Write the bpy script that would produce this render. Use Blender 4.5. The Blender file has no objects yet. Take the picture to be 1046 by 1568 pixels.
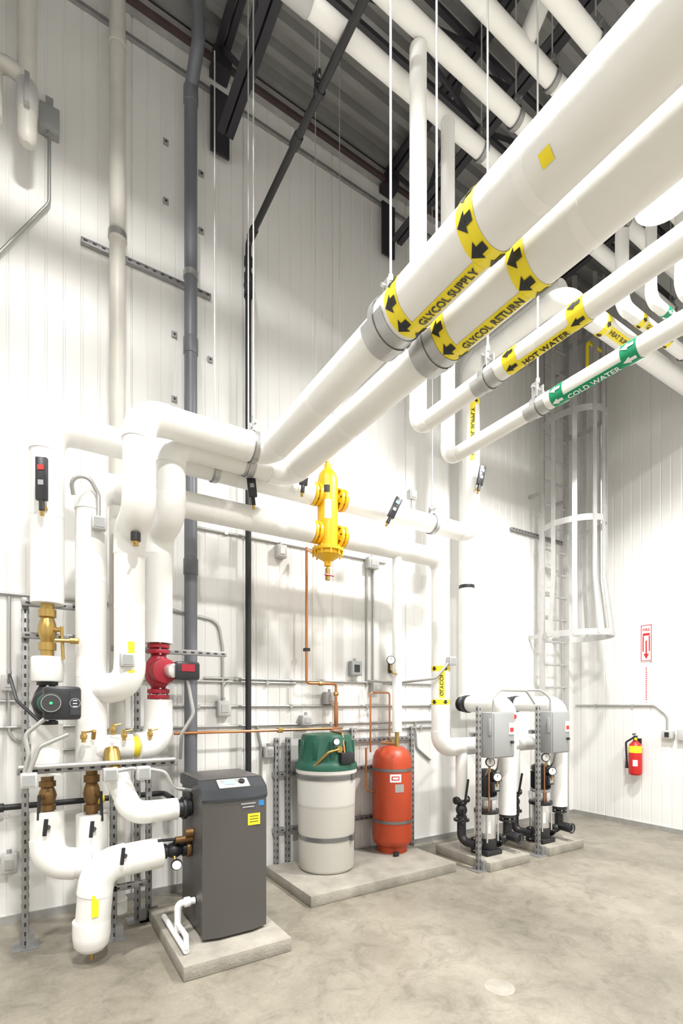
import bpy, bmesh, math, random
from mathutils import Vector, Matrix
random.seed(3)
S = bpy.context.scene
V = Vector
WY, WX, RZ = 4.35, 6.76, 7.35      # back wall plane, right wall plane, roof deck height

# ------------------------------------------------------------------ materials
def mat(name, col, rough=.5, metal=0., bump=0., bscale=40., var=0., vscale=4., emit=0., trans=0.):
    m = bpy.data.materials.new(name); m.use_nodes = True
    nt = m.node_tree; n = nt.nodes; l = nt.links; b = n['Principled BSDF']
    b.inputs['Base Color'].default_value = (*col, 1)
    b.inputs['Roughness'].default_value = rough
    b.inputs['Metallic'].default_value = metal
    if emit:
        b.inputs['Emission Color'].default_value = (*col, 1)
        b.inputs['Emission Strength'].default_value = emit
    tc = n.new('ShaderNodeTexCoord')
    if var:
        t = n.new('ShaderNodeTexNoise'); t.inputs['Scale'].default_value = vscale
        t.inputs['Detail'].default_value = 5
        l.new(tc.outputs['Object'], t.inputs['Vector'])
        r = n.new('ShaderNodeValToRGB')
        r.color_ramp.elements[0].position = .3; r.color_ramp.elements[1].position = .7
        r.color_ramp.elements[0].color = (*[max(0, c*(1-var)) for c in col], 1)
        r.color_ramp.elements[1].color = (*[min(1, c*(1+var)) for c in col], 1)
        l.new(t.outputs['Fac'], r.inputs['Fac']); l.new(r.outputs['Color'], b.inputs['Base Color'])
    if bump:
        t2 = n.new('ShaderNodeTexNoise'); t2.inputs['Scale'].default_value = bscale
        l.new(tc.outputs['Object'], t2.inputs['Vector'])
        bp = n.new('ShaderNodeBump'); bp.inputs['Strength'].default_value = bump
        bp.inputs['Distance'].default_value = .01
        l.new(t2.outputs['Fac'], bp.inputs['Height']); l.new(bp.outputs['Normal'], b.inputs['Normal'])
    return m

INS = mat('pipe_insulation_white', (.80, .795, .77), .45, bump=.12, bscale=25, var=.03, vscale=3)
PVC = mat('pvc_elbow_jacket', (.83, .825, .805), .33)
CREAM = mat('cream_pipe', (.55, .53, .485), .45, var=.07)
GPIPE = mat('grey_pvc_pipe', (.13, .138, .155), .4)
BLK = mat('black_iron', (.016, .016, .018), .45)
BLKP = mat('black_plastic', (.02, .02, .024), .35)
STEEL = mat('joist_paint', (.02, .018, .024), .5)
REDP = mat('red_oxide_steel', (.05, .03, .03), .6)
GALV = mat('galvanized_steel', (.48, .48, .475), .42, .7, var=.1, vscale=12)
GALVW = mat('bright_ladder_steel', (.56, .56, .555), .38, .6, var=.06, vscale=12)
GALVD = mat('galvanized_strut', (.32, .32, .32), .45, .6, var=.12, vscale=20)
BANDM = mat('strap_band_steel', (.20, .20, .20), .4, .6)
HOLE = mat('slot_dark', (.04, .04, .04), .8)
COND = mat('conduit_steel', (.46, .46, .45), .38, .7)
CHR = mat('stainless', (.76, .76, .76), .28, .8)
BRASS = mat('brass', (.46, .31, .1), .35, .85)
BRONZE = mat('bronze_dark', (.20, .115, .045), .45, .7)
COPP = mat('copper', (.56, .25, .12), .3, .9)
YEL = mat('separator_yellow', (.80, .46, .012), .35)
LYEL = mat('label_yellow', (.86, .70, .02), .5)
LGRN = mat('label_green', (.0, .27, .12), .5)
WHT = mat('label_white', (.85, .85, .85), .5)
RED = mat('red_paint', (.50, .015, .012), .35)
TRED = mat('expansion_tank_red', (.44, .055, .016), .42, var=.05)
CRED = mat('circulator_red', (.34, .013, .028), .4)
BOIL = mat('boiler_charcoal', (.082, .077, .075), .38, .2)
BOILD = mat('boiler_dark_trim', (.028, .032, .038), .35)
GRN = mat('tank_lid_green', (.012, .095, .06), .45)
GBOX = mat('grey_enclosure', (.30, .31, .31), .45)
LBOX = mat('light_grey_box', (.46, .46, .45), .45)
BLUE = mat('blue_sticker', (.02, .2, .5), .4)
LCD = mat('lcd_screen', (.3, .42, .5), .2)
LEDG = mat('green_indicator', (.05, .6, .2), .4, emit=.6)
LEDR = mat('red_digits', (.6, .03, .03), .4)
ROD = mat('threaded_rod', (.62, .62, .61), .4, .5)
LAMP = mat('lamp_diffuser', (1, .99, .965), .5, emit=40)
PAD = mat('concrete_pad', (.295, .275, .235), .85, bump=.4, bscale=60, var=.2, vscale=6)
WALLM = mat('white_metal_panel', (.755, .75, .732), .36, var=.015, vscale=1.2)
DECK = mat('galvanized_deck', (.29, .285, .28), .45, .45, var=.12, vscale=3)

# translucent poly tank with faint level staining (higher liquid zone slightly darker)
POLY = mat('poly_tank_white', (.60, .585, .54), .42)
nt = POLY.node_tree; n = nt.nodes; l = nt.links; pb = n['Principled BSDF']
tc = n.new('ShaderNodeTexCoord'); sp = n.new('ShaderNodeSeparateXYZ'); r = n.new('ShaderNodeValToRGB')
l.new(tc.outputs['Generated'], sp.inputs[0]); l.new(sp.outputs['Z'], r.inputs['Fac'])
e = r.color_ramp.elements; e[0].position = 0; e[0].color = (.50, .485, .44, 1); e[1].position = .44; e[1].color = (.54, .525, .48, 1)
q = e.new(.455); q.color = (.45, .435, .39, 1); q = e.new(.47); q.color = (.62, .61, .575, 1); q = e.new(1); q.color = (.62, .61, .575, 1)
l.new(r.outputs['Color'], pb.inputs['Base Color'])

# floor: polished concrete with blotches
FLR = mat('floor_concrete', (.30, .27, .22), .42)
nt = FLR.node_tree; n = nt.nodes; l = nt.links; pb = n['Principled BSDF']
tc = n.new('ShaderNodeTexCoord')
n1 = n.new('ShaderNodeTexNoise'); n1.inputs['Scale'].default_value = 1.3; n1.inputs['Detail'].default_value = 10; n1.inputs['Roughness'].default_value = .7
n2 = n.new('ShaderNodeTexNoise'); n2.inputs['Scale'].default_value = 60; n2.inputs['Detail'].default_value = 3
n3 = n.new('ShaderNodeTexNoise'); n3.inputs['Scale'].default_value = 4.5; n3.inputs['Detail'].default_value = 8; n3.inputs['Roughness'].default_value = .75; n3.inputs['Distortion'].default_value = 1.2
mx = n.new('ShaderNodeMath'); mx.operation = 'MULTIPLY_ADD'; mx.inputs[1].default_value = .18
r = n.new('ShaderNodeValToRGB')
r.color_ramp.elements[0].position = .38; r.color_ramp.elements[0].color = (.165, .148, .115, 1)
r.color_ramp.elements[1].position = .80; r.color_ramp.elements[1].color = (.325, .298, .245, 1)
r3 = n.new('ShaderNodeValToRGB'); r3.color_ramp.elements[0].position = .30; r3.color_ramp.elements[0].color = (.66, .655, .635, 1)
r3.color_ramp.elements[1].position = .52; r3.color_ramp.elements[1].color = (1, 1, 1, 1)
mm = n.new('ShaderNodeMix'); mm.data_type = 'RGBA'; mm.blend_type = 'MULTIPLY'; mm.inputs[0].default_value = 1
l.new(tc.outputs['Object'], n1.inputs['Vector']); l.new(tc.outputs['Object'], n2.inputs['Vector']); l.new(tc.outputs['Object'], n3.inputs['Vector'])
l.new(n2.outputs['Fac'], mx.inputs[0]); l.new(n1.outputs['Fac'], mx.inputs[2]); l.new(mx.outputs[0], r.inputs['Fac'])
l.new(n3.outputs['Fac'], r3.inputs['Fac']); l.new(r.outputs['Color'], mm.inputs[6]); l.new(r3.outputs['Color'], mm.inputs[7]); l.new(mm.outputs[2], pb.inputs['Base Color'])
bp = n.new('ShaderNodeBump'); bp.inputs['Strength'].default_value = .08; l.new(n2.outputs['Fac'], bp.inputs['Height']); l.new(bp.outputs['Normal'], pb.inputs['Normal'])

# ------------------------------------------------------------------ builder
def basis(ax):
    ax = V(ax).normalized()
    h = V((0, 0, 1)) if abs(ax.z) < .9 else V((0, 1, 0))
    a = ax.cross(h).normalized(); b = ax.cross(a).normalized()
    return a, b, ax

def fillet(pts, br, n=8):
    pts = [V(p) for p in pts]; out = [pts[0]]; arcs = []
    N = len(pts)
    for i in range(1, N-1):
        p = pts[i]; a = pts[i-1]-p; b = pts[i+1]-p; la, lb = a.length, b.length
        a.normalize(); b.normalize(); ang = a.angle(b)
        if ang > math.pi-.03: out.append(p); continue
        d = min(br/math.tan(ang/2), la*(.93 if i == 1 else .49), lb*(.93 if i == N-2 else .49))
        rr = d*math.tan(ang/2); c = p+(a+b).normalized()*(rr/math.sin(ang/2))
        s = p+a*d-c; e = p+b*d-c; tot = s.angle(e); axn = s.cross(e).normalized()
        arc = []
        for k in range(n+1):
            arc.append(c+Matrix.Rotation(tot*k/n, 3, axn) @ s)
        out += arc; arcs.append(arc)
    out.append(pts[-1])
    return out, arcs

class B:
    def __init__(s, name): s.n = name; s.v = []; s.f = []; s.m = []; s.sm = []; s.mats = []
    def add(s, vs, fs, m, smooth=False):
        o = len(s.v); s.v += [tuple(v) for v in vs]
        if m not in s.mats: s.mats.append(m)
        k = s.mats.index(m)
        for f in fs: s.f.append([o+i for i in f]); s.m.append(k); s.sm.append(smooth)
    def box(s, c, d, m, rz=0, bev=0, R=None):
        M = R if R is not None else Matrix.Rotation(rz, 3, 'Z')
        bm = bmesh.new(); bmesh.ops.create_cube(bm, size=1)
        for v in bm.verts: v.co = V((v.co.x*d[0], v.co.y*d[1], v.co.z*d[2]))
        if bev: bmesh.ops.bevel(bm, geom=bm.edges[:]+bm.verts[:], offset=bev, segments=2, affect='EDGES', profile=.5)
        bm.verts.ensure_lookup_table()
        s.add([V(c)+M @ v.co for v in bm.verts], [[v.index for v in f.verts] for f in bm.faces], m, bev > 0); bm.free()
    def bx(s, x0, x1, y0, y1, z0, z1, m, bev=0):
        s.box(((x0+x1)/2, (y0+y1)/2, (z0+z1)/2), (x1-x0, y1-y0, z1-z0), m, bev=bev)
    def lathe(s, o, ax, prof, m, seg=24, cap=True):
        a, b, ax = basis(ax); o = V(o); vs = []; fs = []
        for (r_, h) in prof:
            for k in range(seg):
                t = 2*math.pi*k/seg
                vs.append(o+ax*h+(a*math.cos(t)+b*math.sin(t))*r_)
        for i in range(len(prof)-1):
            for k in range(seg):
                k2 = (k+1) % seg
                fs.append([i*seg+k, i*seg+k2, (i+1)*seg+k2, (i+1)*seg+k])
        if cap:
            fs.append(list(range(seg))[::-1]); fs.append([(len(prof)-1)*seg+k for k in range(seg)])
        s.add(vs, fs, m, True)
    def cyl(s, p0, p1, r_, m, r2=None, seg=20):
        p0 = V(p0); p1 = V(p1); h = (p1-p0).length
        s.lathe(p0, p1-p0, [(r_, 0), (r_ if r2 is None else r2, h)], m, seg)
    def rcyl(s, p0, p1, r_, m, bev=.01, seg=24):
        p0 = V(p0); p1 = V(p1); h = (p1-p0).length; b = bev
        s.lathe(p0, p1-p0, [(r_-b, 0), (r_-b*.3, b*.3), (r_, b), (r_, h-b), (r_-b*.3, h-b*.3), (r_-b, h)], m, seg)
    def sweep(s, pts, r_, m, seg=20, cap=True):
        vs = []; fs = []; prev = None
        for i, p in enumerate(pts):
            if i == 0: t = pts[1]-pts[0]
            elif i == len(pts)-1: t = pts[-1]-pts[-2]
            else: t = (pts[i+1]-p).normalized()+(p-pts[i-1]).normalized()
            t.normalize()
            if prev is None: a = basis(t)[0]
            else: a = (prev-t*prev.dot(t)).normalized()
            prev = a; b = t.cross(a)
            for k in range(seg):
                w = 2*math.pi*k/seg; vs.append(p+(a*math.cos(w)+b*math.sin(w))*r_)
        for i in range(len(pts)-1):
            for k in range(seg):
                k2 = (k+1) % seg; fs.append([i*seg+k, i*seg+k2, (i+1)*seg+k2, (i+1)*seg+k])
        if cap:
            fs.append(list(range(seg))[::-1]); fs.append([(len(pts)-1)*seg+k for k in range(seg)])
        s.add(vs, fs, m, True)
    def tube(s, pts, r_, m, br=None, seg=20, n=8):
        out, arcs = fillet(pts, br or r_*1.5, n)
        s.sweep(out, r_, m, seg)
        return arcs
    def ipipe(s, pts, r_, br=None):
        """insulated pipe with slightly proud elbow jackets and joint rings"""
        arcs = s.tube(pts, r_, INS, br or r_*1.55, 28, 10)
        for arc in arcs:
            t0 = (arc[0]-arc[1]).normalized(); t1 = (arc[-1]-arc[-2]).normalized()
            s.sweep([arc[0]+t0*r_*.45]+arc+[arc[-1]+t1*r_*.45], r_*1.035, PVC, 28)
        P = [V(p) for p in pts]
        for a, b in zip(P, P[1:]):
            L = (b-a).length; k = int(L/.9)
            for i in range(1, k+1):
                c = a+(b-a)*(i/(k+1)); d = (b-a).normalized()*.02
                s.cyl(c-d, c+d, r_*1.008, PVC, seg=28)
    def torus(s, c, ax, R, r_, m, seg=24, sg=8, a0=0, a1=2*math.pi):
        a, b, ax = basis(ax); c = V(c)
        full = abs(a1-a0-2*math.pi) < 1e-4
        pts = [c+(a*math.cos(a0+(a1-a0)*k/seg)+b*math.sin(a0+(a1-a0)*k/seg))*R for k in range(seg+1)]
        s.sweep(pts, r_, m, sg, cap=not full)
    def flange(s, c, ax, r_, th, m, bolts=6, bm_=None):
        ax = V(ax).normalized(); c = V(c)
        s.rcyl(c-ax*th/2, c+ax*th/2, r_, m, .003)
        a, b, _ = basis(ax)
        for k in range(bolts):
            w = 2*math.pi*k/bolts; p = c+(a*math.cos(w)+b*math.sin(w))*r_*.8
            s.cyl(p-ax*(th/2+.008), p+ax*(th/2+.008), .008, bm_ or m, seg=6)
    def valve(s, p0, p1, r_, m, handle=None, hm=None):
        """ball valve between two points: hex ends, bulged body, stem and lever"""
        p0 = V(p0); p1 = V(p1); d = p1-p0; L = d.length; d.normalize()
        s.lathe(p0, d, [(r_*.75, 0), (r_*.75, L*.12), (r_, L*.12), (r_, L*.26), (r_*.72, L*.28), (r_*.95, L*.38), (r_*1.1, L*.5),
                        (r_*.95, L*.62), (r_*.72, L*.72), (r_, L*.74), (r_, L*.88), (r_*.75, L*.88), (r_*.75, L)], m, 12)
        if handle is not None:
            h = V(handle); c = p0+d*L*.5; s.cyl(c, c+h*(r_*1.9), r_*.3, m, seg=10)
            e = c+h*(r_*1.9); s.cyl(e-d*r_*.4, e+d*(L*.55)+h*.01, r_*.2, hm or m, seg=8)
    def patch(s, o, d, nrm, up, r_, t0, t1, th0, th1, m, seg=12):
        o, d, nrm, up = V(o), V(d), V(nrm), V(up); vs = []; fs = []
        for k in range(seg+1):
            th = th0+(th1-th0)*k/seg; q = nrm*math.cos(th)+up*math.sin(th)
            vs += [o+d*t0+q*r_, o+d*t1+q*r_]
        for k in range(seg): fs.append([2*k, 2*k+1, 2*k+3, 2*k+2])
        s.add(vs, fs, m, True)
    def wraptext(s, txt, size, o, d, nrm, up, r_, t0, t1, th, m):
        vs, fs = textmesh(txt, size)
        xs = [v[0] for v in vs]; ys = [v[1] for v in vs]
        w = max(xs)-min(xs); sc = (t1-t0)/w; cy = (max(ys)+min(ys))/2
        o, d, nrm, up = V(o), V(d), V(nrm), V(up); out = []
        for x, y in vs:
            a = th+(y-cy)/r_; out.append(o+d*(t0+(x-min(xs))*sc)+(nrm*math.cos(a)+up*math.sin(a))*r_)
        s.add(out, fs, m)
    def flattext(s, txt, size, c, right, up, m):
        vs, fs = textmesh(txt, size); xs = [v[0] for v in vs]; ys = [v[1] for v in vs]
        cx = (max(xs)+min(xs))/2; cy = (max(ys)+min(ys))/2
        s.add([V(c)+V(right)*(x-cx)+V(up)*(y-cy) for x, y in vs], fs, m)
    def band(s, o, d, nrm, up, r_, t, w, m, am, sgn=1):
        s.patch(o, d, nrm, up, r_+.002, t-w/2, t+w/2, 0, 2*math.pi, m, 32)
        k = 7 if r_ > .1 else 5
        for i in range(k):
            a0 = 2*math.pi*(i+.35)/k
            def P(x, y):
                a = a0+y/r_
                return V(o)+V(d)*(t+sgn*x)+(V(nrm)*math.cos(a)+V(up)*math.sin(a))*(r_+.0055)
            h = r_*.33; L = w*.44
            s.add([P(L, 0), P(0, h), P(0, 0), P(0, -h)], [[0, 1, 2], [0, 2, 3]], am)
            s.add([P(.0, h*.45), P(-L*.85, h*.45), P(-L*.85, -h*.45), P(0, -h*.45)], [[0, 1, 2, 3]], am)
    def strut(s, p0, p1, m=GALVD, w=.041, face=(0, -1, 0)):
        p0 = V(p0); p1 = V(p1); d = (p1-p0); L = d.length; d.normalize(); f = V(face); f = (f-d*f.dot(d)).normalized(); sd = d.cross(f)
        R = Matrix((sd, f, d)).transposed()
        s.box((p0+p1)/2, (w, w, L), m, R=R, bev=.003)
        k = int(L/.06)
        for i in range(k):
            c = p0+d*(i+.5)*(L/k)
            s.box(c+f*w*.5, (w*.3, .003, .026), HOLE, R=R)
            s.box(c+sd*w*.5, (.003, w*.3, .026), HOLE, R=R)
            s.box(c-sd*w*.5, (.003, w*.3, .026), HOLE, R=R)
    def hanger(s, c, ax, r_, ztop, m=GALV, saddle=.14):
        c = V(c); ax = V(ax); side = ax.cross(V((0, 0, 1)))
        s.patch(c, ax, (0, 0, -1), side, r_+.005, -saddle/2, saddle/2, -1.5, 1.5, m, 16)
        s.patch(c, ax, (0, 0, -1), side, r_+.010, -.018, .018, 0, 2*math.pi, m, 28)
        for q in (-1, 1):
            s.box(c+side*(.03*q)+V((0, 0, r_+.04)), (.006 if abs(side.x) > .5 else .036, .006 if abs(side.y) > .5 else .036, .09), m)
        t = c+V((0, 0, r_+.055))
        s.cyl(t-side*.055, t+side*.055, .008, m, seg=8)
        s.cyl(c+V((0, 0, r_+.05)), (c.x, c.y, ztop), .0055, ROD, seg=8)
        s.cyl(c+V((0, 0, r_+.09)), c+V((0, 0, r_+.12)), .012, m, seg=6)
    def done(s):
        me = bpy.data.meshes.new(s.n); me.from_pydata(s.v, [], s.f)
        for m in s.mats: me.materials.append(m)
        me.polygons.foreach_set('material_index', s.m); me.polygons.foreach_set('use_smooth', s.sm)
        me.update()
        try: me.set_sharp_from_angle(angle=math.radians(38))
        except Exception: pass
        xs = sum((V(v) for v in s.v), V())/max(1, len(s.v))
        me.transform(Matrix.Translation(-xs))
        ob = bpy.data.objects.new(s.n, me); ob.location = xs; S.collection.objects.link(ob)
        return ob

_tc = {}
def textmesh(txt, size):
    k = (txt, size)
    if k in _tc: return _tc[k]
    cu = bpy.data.curves.new('t', 'FONT'); cu.body = txt; cu.size = size; cu.offset = size*.022
    cu.resolution_u = 3
    ob = bpy.data.objects.new('t', cu); S.collection.objects.link(ob)
    dg = bpy.context.evaluated_depsgraph_get(); dg.update()
    me = bpy.data.meshes.new_from_object(ob.evaluated_get(dg))
    r_ = ([(v.co.x, v.co.y) for v in me.vertices], [list(p.vertices) for p in me.polygons])
    bpy.data.objects.remove(ob); bpy.data.curves.remove(cu); bpy.data.meshes.remove(me)
    _tc[k] = r_; return r_

# ------------------------------------------------------------------ room shell
X0, Y0 = -4.2, -5.0
b = B('floor'); b.bx(X0-.2, WX+.2, Y0-.2, WY+.2, -.15, 0, FLR); b.done()
def ribwall(name, org, right, inn, L, H):
    """ribbed metal liner panel; ribs are real folds"""
    b = B(name); org, right, inn = V(org), V(right), V(inn)
    prof = []; x = 0; i = 0
    while x < L-.001:
        prof.append((x, 0)); 
        dp = .011 if i % 8 == 0 else .004
        prof += [(x+.100, 0), (x+.105, -dp), (x+.115, -dp), (x+.120, 0)]
        x += .12; i += 1
    prof = [p for p in prof if p[0] < L]+[(L, 0)]
    vs = []; fs = []
    for (x, dpt) in prof:
        p = org+right*x+inn*dpt; vs += [p, p+V((0, 0, H))]
    for i in range(len(prof)-1): fs.append([2*i, 2*i+2, 2*i+3, 2*i+1])
    b.add(vs, fs, WALLM)
    p = org-inn*.11+right*(L/2)+V((0, 0, H/2))
    b.box(p, (abs(right.x)*L+abs(inn.x)*.18, abs(right.y)*L+abs(inn.y)*.18, H), WALLM)
    return b.done()
ribwall('wall_back', (X0, WY, 0), (1, 0, 0), (0, -1, 0), WX-X0, RZ+.1)
ribwall('wall_right', (WX, WY, 0), (0, -1, 0), (-1, 0, 0), WY-Y0, RZ+.1)
ribwall('wall_left', (X0, Y0, 0), (0, 1, 0), (1, 0, 0), WY-Y0, RZ+.1)
ribwall('wall_front', (WX, Y0, 0), (-1, 0, 0), (0, 1, 0), WX-X0, RZ+.1)
# ceiling deck, corrugation along X
b = B('ceiling'); prof = []; y = Y0
while y < WY:
    prof += [(y, 0), (y+.06, 0), (y+.08, .07), (y+.18, .07)]; y += .2
prof.append((WY, 0))
vs = []; fs = []
for (yy, dz) in prof: vs += [(X0, yy, RZ+dz), (WX, yy, RZ+dz)]
for i in range(len(prof)-1): fs.append([2*i, 2*i+1, 2*i+3, 2*i+2])
b.add(vs, fs, DECK); b.bx(X0, WX, Y0, WY, RZ+.12, RZ+.2, DECK); b.done()
b = B('trim_eave'); b.bx(X0, WX, WY-.09, WY-.002, RZ-.12, RZ-.02, GALV); b.bx(X0, WX, WY-.13, WY-.09, RZ-.16, RZ-.125, REDP)
b.bx(X0, WX, WY-.03, WY-.002, RZ-.34, RZ-.31, GALVD); b.done()
b = B('baseboard_back'); b.bx(X0, WX-.02, WY-.018, WY, 0, .06, GALV); b.done()
b = B('baseboard_right'); b.bx(WX-.018, WX, Y0, WY-.02, 0, .06, GALV); b.done()

# ------------------------------------------------------------------ roof joists
def joist(x, first=False):
    b = B('bar_joist')
    zt, zb = RZ-.03, 6.50
    for q in (-1, 1):
        b.box((x+q*.035, (WY+Y0)/2, zt), (.05, WY-Y0-.1, .05), STEEL)
        b.box((x+q*.04, (WY-.1+Y0)/2, zb), (.06, WY-Y0-.3, .012), STEEL)
        b.box((x+q*.014, (WY-.1+Y0)/2, zb+.035), (.012, WY-Y0-.3, .08), STEEL)
    y = WY-.15; k = 0
    while y > Y0+.6:
        a = (x, y, zt-.02) if k % 2 == 0 else (x, y, zb+.03)
        c = (x, y-.52, zb+.03) if k % 2 == 0 else (x, y-.52, zt-.02)
        b.cyl(a, c, .022, STEEL, seg=8); y -= .52; k += 1
    b.box((x, WY-.08, zt-.1), (.16, .14, .14), STEEL)
    b.box((x, WY-.06, 6.74), (.17, .02, .56), STEEL)
    b.done()
for x in (-.44, 1.43, 3.30, 5.17): joist(x)
for yy in (3.0, .4, -2.2):
    b = B('joist_bridging'); b.bx(X0+.05, WX-.05, yy-.02, yy+.02, 6.55, 6.59, STEEL); b.bx(X0+.05, WX-.05, yy-.02, yy+.02, RZ-.1, RZ-.06, STEEL)
    for x in (-.44, 1.43, 3.30):
        b.cyl((x, yy, 6.57), (x+1.87, yy, RZ-.08), .02, STEEL, seg=6); b.cyl((x, yy, RZ-.08), (x+1.87, yy, 6.57), .02, STEEL, seg=6)
    b.done()

# ------------------------------------------------------------------ main piping
R_ = .095
ZM = 3.37
# A : glycol supply
b = B('glycol_supply_pipe')
b.ipipe([(1.43, 1.80, ZM), (1.43, 3.22, ZM), (.57, 3.22, ZM), (.57, 3.22, 2.76), (.56, 3.50, 2.74), (.56, 3.50, 1.72), (.40, 3.64, 1.70)], R_, .13)
b.ipipe([(1.43, 1.86, ZM), (1.43, -4.6, ZM)], .113)
b.hanger((1.43, 1.84, ZM), (0, -1, 0), .113, RZ-.05, saddle=.16)
b.hanger((1.43, -.9, ZM), (0, -1, 0), .113, RZ-.05)
b.hanger((1.31, 3.22, ZM), (1, 0, 0), R_, RZ-.05, saddle=.05)
b.cyl((.56, 3.28, 2.66), (.56, 3.28, 2.61), .03, BLK, seg=10); b.cyl((.56, 3.28, 2.61), (.56, 3.28, 2.58), .018, BRASS, seg=10); b.cyl((.56, 3.28, 2.59), (.53, 3.22, 2.58), .008, BRASS, seg=8)
b.patch((.56, 3.50, 0), (0, 0, 1), (-.1, -.99, 0), (.99, -.1, 0), .0975, 1.80, 2.0, -.15, .25, LYEL)
FR = ((0, -1, 0), (0, 0, -1), (-1, 0, 0))
def ylabel(b, x, r_, txt, m, tm, ya=1.70, yb=1.27, th=-.1, h=.055):
    o = (x, 0, ZM)
    b.band(o, *FR, r_, -ya, .08, m, BLK if tm is not WHT else WHT, -1); b.band(o, *FR, r_, -yb, .08, m, BLK if tm is not WHT else WHT, -1)
    a = h*.58/r_
    b.patch(o, *FR, r_+.002, -ya+.04, -yb-.04, th-a, th+a, m, 10)
    b.wraptext(txt, h, o, *FR, r_+.0055, -ya+.055, -yb-.055, th, tm)
ylabel(b, 1.43, .113, 'GLYCOL SUPPLY', LYEL, BLK, th=-.12, h=.06)
b.patch((1.43, 0, ZM), *FR, .1155, -.98, -.94, .6, .95, LYEL)
b.done()
# B : glycol return with red circulator
b = B('glycol_return_pipe')
b.ipipe([(1.70, 1.78, ZM), (1.70, 3.44, ZM), (.81, 3.44, ZM), (.81, 3.44, 2.86), (.78, 3.68, 2.80), (.78, 3.68, 2.03)], R_, .13)
b.ipipe([(1.70, 1.84, ZM), (1.70, -4.6, ZM)], .113)
b.ipipe([(.78, 3.68, 1.63), (.78, 3.68, 1.31), (.64, 3.64, 1.31)], R_, .12)
b.ipipe([(.60, 3.64, 1.31), (.37, 3.64, 1.31)], .085)
b.cyl((.64, 3.64, 1.31), (.60, 3.64, 1.31), .07, LYEL)
b.hanger((1.70, 1.82, ZM), (0, -1, 0), .113, RZ-.05, saddle=.16)
b.hanger((1.70, -.9, ZM), (0, -1, 0), .113, RZ-.05)
b.hanger((1.36, 3.44, ZM), (1, 0, 0), R_, RZ-.05, saddle=.07)
ylabel(b, 1.70, .113, 'GLYCOL RETURN', LYEL, BLK, th=-.06, h=.06)
b.done()
b = B('circulator_pump')
c = V((.78, 3.68, 1.83))
for z in (2.01, 1.97, 1.69, 1.65): b.flange((.78, 3.68, z), (0, 0, 1), .075, .03, CRED, 4, CHR)
b.lathe((.78, 3.68, 1.67), (0, 0, 1), [(.045, 0), (.05, .05), (.085, .10), (.10, .16), (.085, .22), (.05, .27), (.045, .32)], CRED)
b.rcyl(c, c+V((.02, -.13, 0)), .088, CRED, .01)
b.rcyl(c+V((.04, -.08, 0)), c+V((.12, -.15, 0)), .062, CRED, .01)
b.rcyl(c+V((.05, -.12, 0)), c+V((.07, -.20, 0)), .05, CHR, .01)
b.box(c+V((.15, -.14, 0)), (.17, .16, .13), BLKP, bev=.02); b.box(c+V((.15, -.222, .02)), (.09, .006, .05), CRED)
b.cyl(c+V((.05, 0, 0)), c+V((.12, -.1, 0)), .04, CRED)
b.tube([c+V((.16, -.16, -.06)), c+V((.2, -.18, -.3)), c+V((.12, -.16, -.44)), c+V((.14, -.05, -.62))], .013, COND, .08, 10)
b.done()
# C
b = B('heating_water_pipe')
b.ipipe([(.10, 3.66, 2.235), (.10, 3.66, ZM), (2.00, 3.66, ZM)], R_, .14)
b.ipipe([(2.33, 3.66, ZM), (3.90, 3.66, ZM), (3.90, 3.66, 5.13), (3.90, 2.62, 5.13), (6.72, 2.62, 5.13)], .088, .13)
b.hanger((1.18, 3.66, ZM), (1, 0, 0), R_, 6.5, saddle=.05)
b.hanger((3.36, 3.66, ZM), (1, 0, 0), .088, 6.5, saddle=.06)
FZ = ((0, 0, 1), (-.6, -.8, 0), (.8, -.6, 0))
o = (3.90, 3.66, 0)
b.band(o, *FZ, .088, 4.72, .06, LYEL, BLK, -1); b.patch(o, *FZ, .0905, 4.1, 4.69, -.25, .35, LYEL)
b.wraptext('GLYCOL SUPPLY', .05, o, *FZ, .0945, 4.15, 4.64, .05, BLK)
FX = ((1, 0, 0), (0, -.55, -.83), (0, -.83, .55))
def xlabel(b, x0, x1, y, z, r_, txt, m, tm):
    o = (0, y, z); b.band(o, *FX, r_, x0, .07, m, tm); b.band(o, *FX, r_, x1, .07, m, tm)
    b.patch(o, *FX, r_+.002, x0+.05, x1-.05, -.45, .45, m); b.wraptext(txt, .05, o, *FX, r_+.005, x0+.07, x1-.07, 0, tm)
xlabel(b, 4.5, 5.0, 2.62, 5.13, .088, 'HEAT SUPPLY', LYEL, BLK)
b.done()
# D
b = B('heating_water_pipe')
b.ipipe([(.35, 3.66, 1.17), (.35, 3.66, 3.05), (2.00, 3.66, 3.05)], R_, .14)
b.ipipe([(2.33, 3.66, 3.05), (3.47, 3.66, 3.05), (3.47, 3.66, 1.165), (4.95, 3.66, 1.165)], .09, .13)
b.ipipe([(2.92, 3.66, 3.03), (2.92, 3.66, 1.34)], .045)
b.cyl((2.92, 3.66, 1.34), (2.92, 3.66, 1.2), .02, BRASS); b.tube([(2.92, 3.66, 1.22), (2.92, 3.9, 1.22), (3.1, 4.05, 1.22)], .014, COPP, .04, 10)
o = (3.47, 3.66, 0)
b.band(o, *FZ, .09, 1.95, .05, LYEL, BLK, -1); b.band(o, *FZ, .09, 1.62, .05, LYEL, BLK, -1)
b.patch(o, *FZ, .092, 1.66, 1.92, -.3, .35, LYEL); b.wraptext('GLYCOL', .05, o, *FZ, .096, 1.68, 1.9, 0, BLK)
b.cyl((.35, 3.54, 1.38), (.35, 3.50, 1.43), .014, BRASS, seg=8)
b.done()
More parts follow.
